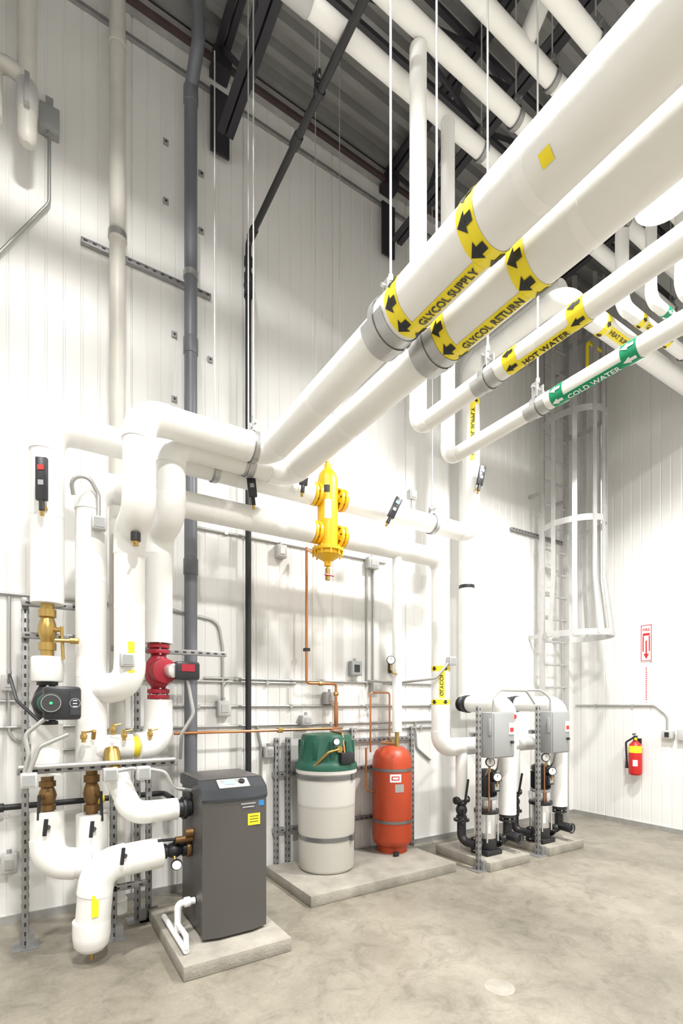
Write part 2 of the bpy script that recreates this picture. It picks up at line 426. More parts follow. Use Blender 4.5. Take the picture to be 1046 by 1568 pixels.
# drop risers at lower left
b = B('return_header_pipe')
b.ipipe([(.35, 3.62, .88), (.35, 3.62, .62)], R_)
b.ipipe([(.74, 3.42, .62), (.36, 3.40, .60), (.33, 3.42, .18)], .10, .14)
b.lathe((.33, 3.42, .07), (0, 0, 1), [(.03, 0), (.07, .015), (.10, .05), (.108, .11), (.108, .2)], PVC, 28)
b.cyl((.33, 3.42, .08), (.33, 3.42, .02), .012, BRASS)
b.ipipe([(.10, 3.64, .92), (.10, 3.60, .60), (.34, 3.56, .58)], R_, .13)
b.valve((.35, 3.64, 1.17), (.35, 3.63, .86), .048, BRONZE, (.5, -.86, 0), BLK)
b.valve((.10, 3.66, 1.14), (.10, 3.65, .90), .048, BRONZE, (-.5, -.86, 0), BLK)
FL = ((0, 0, 1), (-.1, -.99, 0), (.99, -.1, 0))
b.patch((.335, 3.41, 0), *FL, .106, .32, .45, -.05, .3, LYEL)
for (px, py, pz) in ((.35, 3.62, .84), (.10, 3.64, .88), (.50, 3.41, .70)):
    b.cyl((px, py-.08, pz-.05), (px, py-.13, pz-.03), .014, BLK, seg=8); b.cyl((px-.01, py-.135, pz+.02), (px-.02, py-.135, pz-.08), .012, BLK, seg=8)
# brass drain cocks and unions clustered at the headers
for (px, py, pz) in ((.29, 3.48, 1.36), (.46, 3.50, 1.40), (.53, 3.52, 1.36), (.70, 3.56, 1.36)):
    b.cyl((px, py, pz), (px, py, pz+.07), .013, BRASS, seg=8); b.rcyl((px, py, pz+.02), (px, py, pz+.05), .02, BRASS, .004, 8); b.cyl((px, py, pz+.06), (px+.05, py-.02, pz+.07), .006, BRASS, seg=6)
b.done()
# P1 lower chain
b = B('bypass_circulator_piping')
b.valve((.10, 3.66, 2.24), (.10, 3.66, 1.90), .05, BRASS, (.8, -.6, 0), BRASS)
b.cyl((.14, 3.6, 2.0), (.26, 3.56, 2.0), .012, BRASS, seg=8); b.rcyl((.22, 3.57, 2.0), (.27, 3.56, 2.0), .02, BRASS, .004, 8)
b.rcyl((.10, 3.66, 1.90), (.10, 3.66, 1.74), .09, INS, .01)
b.ipipe([(.10, 3.66, 1.47), (.10, 3.66, 1.15)], .088)
b.done()
b = B('smart_circulator')
b.flange((.10, 3.66, 1.73), (0, 0, 1), .06, .025, BLK, 4, CHR); b.flange((.10, 3.66, 1.48), (0, 0, 1), .06, .025, BLK, 4, CHR)
b.lathe((.10, 3.66, 1.48), (0, 0, 1), [(.04, 0), (.07, .06), (.09, .125), (.07, .19), (.04, .25)], BLK)
b.rcyl((.10, 3.66, 1.605), (.10, 3.50, 1.605), .085, BLKP, .01); b.rcyl((.10, 3.5, 1.605), (.10, 3.44, 1.605), .06, GRN, .01)
b.box((.17, 3.43, 1.605), (.20, .1, .20), BLKP, bev=.02)
b.lathe((.11, 3.378, 1.605), (0, -1, 0), [(.06, 0), (.055, .008)], HOLE, 24); b.torus((.11, 3.372, 1.605), (0, -1, 0), .05, .003, COND, 24, 6); b.lathe((.11, 3.37, 1.605), (0, -1, 0), [(.009, 0), (.008, .004)], LEDG, 16)
b.box((.235, 3.378, 1.605), (.05, .004, .14), BOILD); b.torus((.235, 3.376, 1.605), (0, -1, 0), .028, .002, COND, 16, 6)
for k in range(3): b.box((.235, 3.374, 1.585+k*.018), (.022, .003, .005), WHT)
b.tube([(.1, 3.44, 1.53), (-.02, 3.44, 1.42), (0, 3.42, 1.3), (-.02, 3.42, 1.2)], .013, COND, .06, 10)
b.tube([(.05, 3.46, 1.5), (-.06, 3.5, 1.62), (-.1, 3.6, 1.78), (-.12, 4.2, 1.75)], .010, BLKP, .06, 8)
b.done()

# HW, CW
b = B('hot_water_pipe')
b.ipipe([(2.11, -4.6, ZM), (2.11, 2.43, ZM), (2.11, 2.43, 5.80)], .055, .085)
b.hanger((2.11, 1.86, ZM), (0, -1, 0), .055, RZ-.05, saddle=.16); b.hanger((2.11, -.9, ZM), (0, -1, 0), .055, RZ-.05)
ylabel(b, 2.11, .055, 'HOT WATER', LYEL, BLK, 1.68, 1.32, .12, .046)
b.done()
b = B('cold_water_pipe')
b.ipipe([(2.565, -4.6, ZM), (2.565, 2.63, ZM), (2.565, 2.63, 5.80)], .05, .085)
b.hanger((2.565, 1.88, ZM), (0, -1, 0), .05, RZ-.05, saddle=.14); b.hanger((2.565, -.9, ZM), (0, -1, 0), .05, RZ-.05)
ylabel(b, 2.565, .05, 'COLD WATER', LGRN, WHT, 1.73, 1.33, .2, .044)
b.done()
# overhead pipes along X
for i, (y, z, r_) in enumerate([(2.66, 5.86, .058), (2.38, 5.86, .056), (2.12, 5.90, .054), (1.84, 5.86, .056), (1.52, 5.9, .052), (1.15, 5.86, .055)]):
    b = B('overhead_insulated_pipe')
    b.ipipe([(-3.8, y, z), (WX-.03, y, z)], r_)
    if i == 2: b.ipipe([(2.75, y, z+.02), (2.75, y-.3, z+.3), (2.75, y-3.2, z+.3)], .056)
    if i == 0: b.rcyl((1.25, y, z), (1.45, y, z), .066, LBOX, .01)
    for x in (.4, 2.95, 4.4, 5.9): b.hanger((x+.05*i, y, z), (1, 0, 0), r_, RZ-.03, GALVD, .05)
    b.done()
for (y, r_, txt, m, tm, xa, xs) in [(2.40, .055, 'GLYCOL RETURN', LYEL, BLK, 4.75, 4.45), (2.23, .045, 'COLD WATER', LGRN, WHT, 4.85, 4.6), (2.03, .055, 'HOT WATER', LYEL, BLK, 4.95, 4.7)]:
    b = B('branch_insulated_pipe')
    b.ipipe([(xs, y, 5.78), (xs, y, 5.13), (WX-.03, y, 5.13)], r_, .09)
    b.hanger((5.6, y, 5.13), (1, 0, 0), r_, 5.7, GALVD, .05)
    xlabel(b, xa, xa+.48, y, 5.13, r_, txt, m, tm)
    b.done()
# rooftop drain / vents on back wall
b = B('cream_drain_pipe')
b.cyl((.577, 4.15, .1), (.577, 4.15, RZ-.02), .058, CREAM, seg=24)
for z in (5.2, 6.7, 2.4): b.rcyl((.577, 4.15, z-.05), (.577, 4.15, z+.04), .064, CREAM, .006)
b.cyl((.577, 4.15, 5.17), (.577, 4.15, 5.22), .068, GALV); b.cyl((.577, 4.15, .0), (.577, 4.15, .1), .07, CREAM)
b.done()
b = B('grey_vent_pipe')
b.tube([(1.15, 4.2, .0), (1.15, 4.2, 6.75), (1.17, 4.05, 7.0), (1.17, 4.05, RZ-.02)], .053, GPIPE, .1)
for z in (6.7, 4.6, 2.75): b.rcyl((1.15, 4.2, z-.07), (1.15, 4.2, z+.07), .06, GPIPE, .008)
b.cyl((1.15, 4.2, 5.17), (1.15, 4.2, 5.22), .062, GALV)
b.done()
b = B('black_gas_pipe')
b.tube([(1.68, 4.25, .75), (1.68, 4.25, 5.78), (1.68, -4.5, 5.76)], .027, BLK, .06, 16)
for z in (5.45, 5.6): b.rcyl((1.68, 4.25, z-.04), (1.68, 4.25, z+.04), .038, BLK, .006)
for y in (4.15, 3.3): b.rcyl((1.68, y-.05, 5.78), (1.68, y+.05, 5.78), .037, BLK, .006)
b.valve((1.68, 4.25, 5.52), (1.68, 4.25, 5.25), .04, BLK, (0, -1, 0), BLK)
b.hanger((1.68, 2.95, 5.785), (0, 1, 0), .028, 6.5, STEEL, .04)
b.done()
b = B('black_gas_pipe'); b.tube([(-1.5, 4.28, .86), (.95, 4.28, .86), (.95, 4.0, .86)], .022, BLK, .05, 12)
for x in (-.2, .45): b.rcyl((x-.05, 4.28, .86), (x+.05, 4.28, .86), .032, LYEL if x > 0 else BLK, .004)
b.done()
b = B('wall_strut_channel'); b.strut((.34, WY-.022, 5.19), (1.36, WY-.022, 5.19), face=(0, 0, 1)); b.done()
b = B('wall_strut_channel'); b.strut((5.35, WY-.022, 3.90), (6.5, WY-.022, 3.90), face=(0, 0, 1)); b.done()
b = B('capped_riser_pipe'); b.lathe((-.01, 4.1, 5.5), (0, 0, 1), [(.03, 0), (.052, .02), (.06, .06), (.06, RZ-5.52)], CREAM)
b.rcyl((-.01, 4.1, 5.72), (-.01, 4.1, 5.92), .066, LBOX, .01); b.box((-.01, 4.03, 5.8), (.03, .08, .2), GALV); b.tube([(-.01, 4.1, 5.95), (-.2, 4.1, 6.0), (-.2, 4.1, 5.58)], .05, CREAM, .08)
b.done()
b = B('junction_box_conduit'); b.box((.13, WY-.05, 5.95), (.13, .09, .17), GBOX, bev=.006); b.cyl((.13, WY-.05, 5.88), (.13, WY-.05, 5.84), .02, COND)
b.tube([(.13, WY-.05, 5.88), (.13, WY-.03, 5.36), (-.2, WY-.03, 4.80), (-1.6, WY-.03, 4.0)], .012, COND, .12, 10); b.box((.13, WY-.05, 6.07), (.05, .05, .08), GALV); b.done()

# ------------------------------------------------------------------ hydraulic separator
b = B('hydraulic_separator'); sx, sy = 2.165, 3.66
b.lathe((sx, sy, 2.74), (0, 0, 1), [(.012, 0), (.012, .04), (.03, .04), (.03, .08), (.05, .09), (.115, .13), (.115, .16), (.135, .16), (.135, .185), (.085, .205),
        (.088, .26), (.088, .76), (.075, .82), (.045, .86), (.03, .87), (.03, .91)], YEL, 28)
b.cyl((sx, sy, 2.66), (sx, sy, 2.76), .022, BRASS, seg=10); b.cyl((sx-.04, sy-.02, 2.70), (sx+.05, sy-.02, 2.70), .008, RED, seg=8)
b.cyl((sx, sy, 3.64), (sx, sy, 3.70), .02, BRASS)
for k in range(10):
    a = 2*math.pi*k/10; b.cyl((sx+.125*math.cos(a), sy+.125*math.sin(a), 2.86), (sx+.125*math.cos(a), sy+.125*math.sin(a), 2.94), .009, YEL, seg=6)
for z in (ZM, 3.05):
    for q in (-1, 1):
        b.cyl((sx, sy, z), (sx+q*.16, sy, z), .052, YEL)
        b.flange((sx+q*.105, sy, z), (1, 0, 0), .095, .028, YEL, 8, BLK); b.flange((sx+q*.145, sy, z), (1, 0, 0), .095, .026, YEL, 8, BLK)
        b.rcyl((sx+q*.16, sy, z), (sx+q*.19, sy, z), .075, BLK, .005)
b.patch((sx, sy, 0), (0, 0, 1), (-.5, -.86, 0), (.86, -.5, 0), .09, 3.16, 3.32, -.3, .35, WHT)
b.patch((sx, sy, 0), (0, 0, 1), (-.5, -.86, 0), (.86, -.5, 0), .091, 3.38, 3.44, -.35, .2, BLK)
for x in (sx-.12, sx+.12): b.cyl((x, sy, ZM+.05), (x, sy, RZ-.03), .004, ROD, seg=6)
b.done()

def thermo(p, tilt=0., red=False, yaw=.3):
    p = V(p); b = B('pipe_thermometer'); R = Matrix.Rotation(-yaw, 3, 'Z') @ Matrix.Rotation(tilt, 3, 'Y')
    b.cyl(p, p+R @ V((0, -.05, .02)), .012, BRASS, seg=8)
    h = .26 if red else .20
    b.box(p+R @ V((0, -.06, .03+h/2)), (.066, .03, h), BLKP, R=R, bev=.006); b.box(p+R @ V((0, -.077, .03+h*.75)), (.036, .004, .03), LEDR if red else LCD, R=R)
    b.box(p+R @ V((0, -.077, .03+h*.4)), (.03, .004, .03), GBOX, R=R)
    b.cyl(p+R @ V((0, -.06, .03)), p+R @ V((0, -.06, -.03)), .016, BLK, seg=8); b.cyl(p+R @ V((0, -.06, -.03)), p+R @ V((0, -.05, -.06)), .012, BRASS, seg=8); b.done()
thermo((.09, 3.56, 2.80), 0, True, .4); thermo((1.86, 3.56, ZM-.06), .1); thermo((2.72, 3.56, ZM-.14), .45); thermo((3.86, 3.56, 3.78), .2); thermo((1.44, 3.555, 3.12), -.1)

def sensor(p, pts, name='pipe_sensor'):
    b = B(name); b.box(p, (.085, .06, .085), LBOX, bev=.008); b.box(V(p)+V((0, -.032, 0)), (.06, .004, .06), GBOX)
    b.cyl(V(p)+V((0, .0, 0)), V(p)+V((0, .05, 0)), .02, COND, seg=10)
    b.tube(pts, .013, COND, .06, 10); b.done()
sensor((.38, 3.53, 2.76), [(.38, 3.54, 2.79), (.38, 3.54, 2.95), (.32, 3.52, 3.05), (.22, 3.54, 3.02), (.24, 3.58, 2.93)])
sensor((.43, 3.38, 1.16), [(.47, 3.38, 1.18), (.6, 3.36, 1.2), (.62, 3.36, 1.1)])
sensor((.62, 3.36, 1.16), [(.66, 3.36, 1.18), (.75, 3.34, 1.16), (.8, 3.34, 1.05), (.92, 3.36, 1.02)])
sensor((0.0, 3.38, 1.16), [(0.0, 3.38, 1.2), (.05, 3.38, 1.35), (.2, 3.38, 1.42)])
sensor((3.50, 3.54, 2.02), [(3.46, 3.54, 2.0), (3.35, 3.6, 1.85), (3.2, 3.9, 1.82), (3.0, 4.25, 1.84)])
sensor((3.10, 3.66, 3.60), [(3.10, 3.66, 3.56), (3.10, 3.66, 3.47)])
sensor((.53, 3.40, 1.88), [(.53, 3.42, 1.93), (.53, 3.45, 2.0)])

# ------------------------------------------------------------------ strut rack at left
b = B('pipe_support_rack')
def foot(b, x, y): b.box((x, y, .004), (.15, .15, .008), GALVD); b.box((x+.03, y-.03, .05), (.05, .05, .09), GALVD)
for (x, y, z) in ((-.02, 3.88, 2.30), (.49, 3.70, .98), (.68, 3.92, 2.25), (.76, 3.92, 1.30)):
    b.strut((x, y, 0), (x, y, z)); foot(b, x, y)
for (x0, x1, y, z) in ((-.04, .34, 3.84, 2.05), (-.04, .30, 3.84, 2.26), (.50, 1.35, 3.9, 2.0), (-.06, .86, 3.50, 1.20)):
    b.strut((x0, y, z), (x1, y, z), face=(0, 0, 1))
b.strut((-.02, 3.47, 1.17), (-.02, 3.88, 1.17)); b.strut((.68, 3.47, 1.17), (.68, 3.92, 1.17))
b.cyl((-.05, 3.46, 1.225), (.84, 3.46, 1.225), .015, COND)
b.strut((.40, 3.70, .34), (.7, 3.70, .34))
b.done()

# ------------------------------------------------------------------ concrete pads
def pad(x0, x1, y0, y1, h=.09):
    b = B('concrete_housekeeping_pad'); b.bx(x0, x1, y0, y1, 0, h, PAD, bev=.008); b.done()
pad(.75, 1.44, 2.89, 3.86); pad(1.87, 3.45, 3.42, 4.30); pad(3.70, 4.29, 3.23, 3.98); pad(4.62, 5.23, 3.24, 3.98)

# ------------------------------------------------------------------ boiler
b = B('boiler')
x0, x1, y0, y1, zb, zt = .925, 1.36, 3.10, 3.64, .09, 1.065
b.bx(x0+.01, x1-.01, y0+.04, y1, zb+.02, zt, BOIL, .006)
b.bx(x0+.02, x1-.02, y0+.05, y1-.02, zb, zb+.03, BOILD)
def prism(b, poly, z0, z1, m):
    n_ = len(poly); vs = [(p[0], p[1], z0) for p in poly]+[(p[0], p[1], z1) for p in poly]
    b.add(vs, [list(range(n_))[::-1], [n_+i for i in range(n_)]]+[[i, (i+1) % n_, n_+(i+1) % n_, n_+i] for i in range(n_)], m)
prism(b, [(x0, y0+.045), (x0, y0+.015), (x0+.10, y0-.012), (x1-.10, y0-.012), (x1, y0+.015), (x1, y0+.045)], zb+.02, zt-.09, BOIL)
prism(b, [(x0-.004, y0+.05), (x0-.004, y0+.01), (x0+.10, y0-.02), (x1-.10, y0-.02), (x1+.004, y0+.01), (x1+.004, y0+.05)], zt-.09, zt-.075, BOILD)
vs = [(x0-.004, y0-.0, zt-.075), (x1+.004, y0-.0, zt-.075), (x1+.004, y0+.02, zt-.015), (x0-.004, y0+.02, zt-.015), (x0-.004, y0+.10, zt+.035), (x1+.004, y0+.10, zt+.035),
      (x0-.004, y1, zt+.035), (x1+.004, y1, zt+.035), (x0-.004, y1, zt-.03), (x1+.004, y1, zt-.03), (x0-.004, y0+.08, zt-.075), (x1+.004, y0+.08, zt-.075)]
b.add(vs, [[0, 1, 2, 3], [3, 2, 5, 4], [4, 5, 7, 6], [6, 7, 9, 8], [0, 3, 4, 6, 8, 10], [1, 11, 9, 7, 5, 2], [0, 10, 11, 1], [8, 9, 11, 10]], BOILD)
b.box(((x0+x1)/2, (y0+y1)/2+.05, zt+.038), (x1-x0-.01, y1-y0-.12, .012), BOIL, bev=.004)
nz = V((0, -.53, .85)).normalized(); up = V((0, .85, .53)).normalized(); R = Matrix(((1, 0, 0), tuple(up), tuple(nz))).transposed()
cc = V(((x0+x1)/2, y0+.055, zt+.012))
b.box(cc, (.21, .085, .012), LBOX, R=R, bev=.006); b.box(cc+nz*.006, (.17, .065, .006), GALV, R=R, bev=.003)
b.box(cc+nz*.010-V((.03, 0, 0)), (.075, .045, .004), LCD, R=R); b.lathe(cc+nz*.008+V((.055, 0, 0)), nz, [(.022, 0), (.02, .012)], BLKP)
fy = y0-.0125
b.box((x1-.10, fy-.001, zt-.225), (.085, .003, .075), LYEL); b.box((x1-.05, y0+.0, zt-.125), (.05, .003, .035), BLUE)
for k in range(3): b.box((x1-.10, fy-.003, zt-.205-k*.018), (.06, .002, .004), BLK)
for k in range(2): b.box((x1-.14, fy-.003, zt-.118-k*.022), (.10-.02*k, .002, .009), GBOX)
b.box((x0+.004, 3.45, .95), (.012, .14, .10), BLKP, bev=.004)
b.done()
b = B('boiler_supply_pipe')
b.ipipe([(.84, 3.40, .90), (.56, 3.40, .90), (.47, 3.50, 1.16)], .072, .11)
b.rcyl((.93, 3.40, .90), (.84, 3.40, .90), .06, BLK, .008); b.rcyl((.90, 3.40, .90), (.87, 3.40, .90), .075, BLK, .006)
b.cyl((.47, 3.5, 1.16), (.46, 3.58, 1.30), .05, BRASS)
b.done()
b = B('boiler_return_pipe')
b.valve((.93, 3.42, .62), (.72, 3.42, .62), .05, BLK, (0, -.5, .86), BLK); b.rcyl((.93, 3.42, .62), (.90, 3.42, .62), .06, BRONZE, .005)
b.lathe((.82, 3.33, .55), (-.3, -1, 0), [(.035, 0), (.035, .02)], BLK); b.lathe((.816, 3.309, .55), (-.3, -1, 0), [(.029, 0), (.029, .004)], WHT); b.cyl((.82, 3.34, .55), (.82, 3.42, .62), .01, BRASS, seg=8)
b.cyl((.88, 3.35, .74), (.93, 3.35, .74), .03, BRONZE); b.cyl((.82, 3.36, .70), (.93, 3.36, .70), .022, BRONZE)
b.done()
b = B('condensate_drain'); b.tube([(.93, 3.3, .30), (.82, 3.3, .30), (.82, 3.3, .11)], .022, WHT, .03, 12); b.rcyl((.90, 3.3, .30), (.86, 3.3, .30), .032, WHT, .005)
b.tube([(.82, 3.3, .17), (.82, 3.1, .17), (.80, 3.02, .115)], .016, WHT, .02, 10); b.cyl((.80, 3.6, .115), (.80, 3.02, .115), .018, WHT); b.done()

# ------------------------------------------------------------------ glycol feeder tank
b = B('glycol_feed_tank'); tx, ty = 2.34, 3.98
b.lathe((tx, ty, .09), (0, 0, 1), [(.235, 0), (.25, .012), (.255, .03), (.272, .88), (.282, .885), (.282, .92), (.26, .93)], POLY, 40)
b.lathe((tx, ty, 1.0), (0, 0, 1), [(.275, 0), (.285, .01), (.285, .05), (.27, .07), (.262, .09), (.235, .29), (.22, .32), (.12, .33)], GRN, 40)
for k in range(10):
    a = 2*math.pi*k/10; p = V((tx+.245*math.cos(a), ty+.245*math.sin(a), 1.18)); b.box(p, (.03, .05, .18), GRN, rz=a, bev=.006)
for z in (.925, .38): b.lathe((tx, ty, z), (0, 0, 1), [(.279 if z > .5 else .266, 0), (.279 if z > .5 else .266, .038)], BANDM, 40, cap=False); b.box((tx+.13, ty-.24, z+.017), (.05, .03, .05), BANDM, rz=.5)
b.cyl((tx-.02, ty-.2, 1.20), (tx-.02, ty-.27, 1.20), .03, BRASS); b.box((tx+.05, ty-.26, 1.12), (.14, .08, .10), BLKP, bev=.01)
b.tube([(tx-.02, ty-.26, 1.20), (tx-.13, ty-.26, 1.18), (tx-.22, ty-.16, 1.05)], .012, BRASS, .04, 10)
b.lathe((tx-.06, ty-.27, 1.27), (-.3, -1, 0), [(.032, 0), (.032, .02)], BLK); b.lathe((tx-.066, ty-.29, 1.27), (-.3, -1, 0), [(.027, 0), (.027, .003)], WHT)
b.tube([(2.58, 4.2, 1.38), (2.47, 4.1, 1.34), (tx+.05, ty-.2, 1.34), (tx+.03, ty-.27, 1.14)], .011, COPP, .03, 10)
b.done()
# ------------------------------------------------------------------ expansion tank
b = B('expansion_tank'); tx, ty = 3.18, 4.065
b.lathe((tx, ty, .09), (0, 0, 1), [(.15, 0), (.155, .06), (.17, .07), (.195, .10), (.203, .14), (.205, .90), (.198, .97), (.17, 1.03), (.11, 1.07), (.04, 1.085), (.03, 1.11)], TRED, 40)
for z in (.40, .92): b.lathe((tx, ty, z), (0, 0, 1), [(.209, 0), (.209, .03)], BANDM, 40, cap=False)
FT = ((0, 0, 1), (-.62, -.78, 0), (.78, -.62, 0))
b.patch((tx, ty, 0), *FT, .2075, .82, .90, -.1, .45, WHT); b.patch((tx, ty, 0), *FT, .2077, .72, .80, .15, .6, GALV)
b.patch((tx, ty, 0), *FT, .2085, .84, .88, -.02, .36, RED); b.patch((tx, ty, 0), *FT, .2095, .85, .87, .03, .31, WHT)
b.cyl((tx, ty, 1.18), (tx, ty, 1.24), .02, BRASS); b.box((tx-.1, ty-.19, .11), (.05, .03, .05), BLK)
b.done()

# ------------------------------------------------------------------ wall struts, conduits, boxes
b = B('wall_mounted_strut_frame')
for (x, z) in ((1.98, 1.28), (2.10, 1.28), (2.84, 1.35), (3.64, 1.35)): b.strut((x, 4.30, .0), (x, 4.30, z))
for (x0, x1, z) in ((1.95, 3.66, .93), (1.95, 3.66, .40), (2.84, 3.66, 1.22)): b.strut((x0, 4.32, z), (x1, 4.32, z), face=(0, 0, 1))
b.done()
cw = WY-.016
runs = [(3.14, 1.2, 3.30), (1.83, 1.3, 4.0), (1.80, .7, 2.2), (1.58, .95, 4.1), (1.40, .5, 4.0), (1.43, -1.5, .5), (2.40, -1.5, 1.05), (1.33, 2.6, 4.1), (1.62, -1.5, .0)]
for (z, xa, xb) in runs:
    b = B('wall_conduit'); b.cyl((xa, cw, z), (xb, cw, z), .012, COND, seg=10)
    x = xa+.3
    while x < xb: b.box((x, cw-.004, z), (.03, .022, .034), GALV); x += .9
    b.done()
b = B('wall_conduit')
b.tube([(1.0, cw, 2.40), (1.43, cw, 2.34), (1.47, cw, 2.1), (1.47, cw, 1.62)], .013, COND, .12, 10); b.tube([(1.47, cw, 1.64), (1.47, cw, 1.8), (1.62, cw, 1.83), (2.0, cw, 1.83)], .011, COND, .08, 10)
b.tube([(3.05, cw, 3.05), (3.05, cw, 1.80)], .012, COND, .1, 10); b.tube([(3.13, cw, 3.05), (3.13, cw, 1.80)], .012, COND, .1, 10)
b.tube([(1.80, cw, 1.40), (1.84, cw, 1.2), (1.84, cw, .62)], .012, COND, .08, 10)
b.tube([(3.72, cw, 1.40), (3.74, cw, 1.1), (3.95, cw, .95)], .012, COND, .08, 10)
b.done()
b = B('wall_conduit')
b.tube([(-1.5, cw, 1.55), (-.3, cw, 1.55), (-.22, cw, 1.4), (-.22, cw, .5), (-.12, cw, .45)], .012, COND, .1, 10)
b.tube([(-.12, cw, 2.38), (-.12, cw, 1.8)], .012, COND, .1, 10); b.tube([(-.12, cw, 1.7), (-.12, cw, 1.35), (.1, cw, 1.25), (.9, cw, 1.25)], .011, COND, .1, 10)
b.done()
for (x, z, w, h, m) in [(1.47, 1.56, .12, .14, LBOX), (2.03, 3.05, .10, .12, LBOX), (3.10, 3.10, .14, .12, LBOX), (2.88, 1.97, .13, .15, GBOX), (2.57, 1.66, .13, .12, LBOX),
                        (2.30, 1.44, .12, .10, LBOX), (3.40, 2.02, .12, .16, BLKP), (1.90, 1.15, .09, .10, LBOX), (3.15, 1.78, .12, .1, LBOX), (-.12, 1.75, .1, .12, LBOX), (-.12, .45, .1, .14, LBOX), (1.62, .6, .1, .12, LBOX)]:
    b = B('electrical_box'); b.box((x, WY-.04, z), (w, .075, h), m, bev=.006); b.box((x, WY-.079, z), (w*.86, .004, h*.86), m, bev=.001)
    b.box((x, WY-.083, z), (w*.5, .006, h*.5), BLKP if m is GBOX else GALV); b.cyl((x, WY-.04, z+h/2), (x, WY-.04, z+h/2+.03), .016, COND, seg=10); b.done()
b = B('copper_fill_line')
b.tube([(2.25, 4.2, 3.10), (2.25, 4.2, 1.80), (2.58, 4.2, 1.80), (2.58, 4.2, 1.38)], .014, COPP, .03, 10)
b.tube([(1.0, 4.15, 1.36), (2.58, 4.15, 1.36), (2.62, 4.15, 1.36)], .013, COPP, .03, 10); b.rcyl((2.58, 4.2, 1.38), (2.58, 4.2, 1.62), .022, COPP, .004)
b.tube([(2.25, 4.2, 3.08), (2.18, 3.9, 2.95), (2.17, 3.75, 2.9)], .011, COPP, .05, 10)
b.box((2.25, 4.2, 2.12), (.05, .05, .03), BLK); b.box((1.95, 4.16, 1.36), (.05, .05, .05), BRASS, bev=.01)
b.tube([(3.00, 4.2, 1.1), (3.00, 4.2, 1.72), (3.25, 4.2, 1.72), (3.25, 4.2, 1.24), (3.19, 4.1, 1.20)], .01, COPP, .03, 10)
b.tube([(2.93, 4.18, 1.15), (2.93, 4.18, .72), (2.97, 4.1, .70)], .01, COPP, .03, 10)
for (x, z) in ((2.40, 1.80), (2.58, 1.70)): b.rcyl((x-.02, 4.2, z), (x+.02, 4.2, z), .022, BRASS, .004, 8)
b.done()
b = B('wall_fastener_clips')
for (x, z) in [(.98, 6.35), (.98, 5.85), (1.28, 6.25), (1.28, 5.75), (1.05, 4.75), (1.05, 4.2), (1.36, 4.65), (1.36, 4.1), (2.4, 4.6)]:
    b.box((x, WY-.008, z), (.045, .016, .05), GBOX, bev=.003); b.cyl((x, WY-.02, z), (x, WY, z), .009, BLK, seg=6)
b.done()
b = B('wall_outlet'); b.box((-.28, WY-.01, 4.0), (.09, .02, .16), GALV, bev=.005); b.box((-.28, WY-.023, 4.0), (.05, .006, .1), BLKP); b.done()

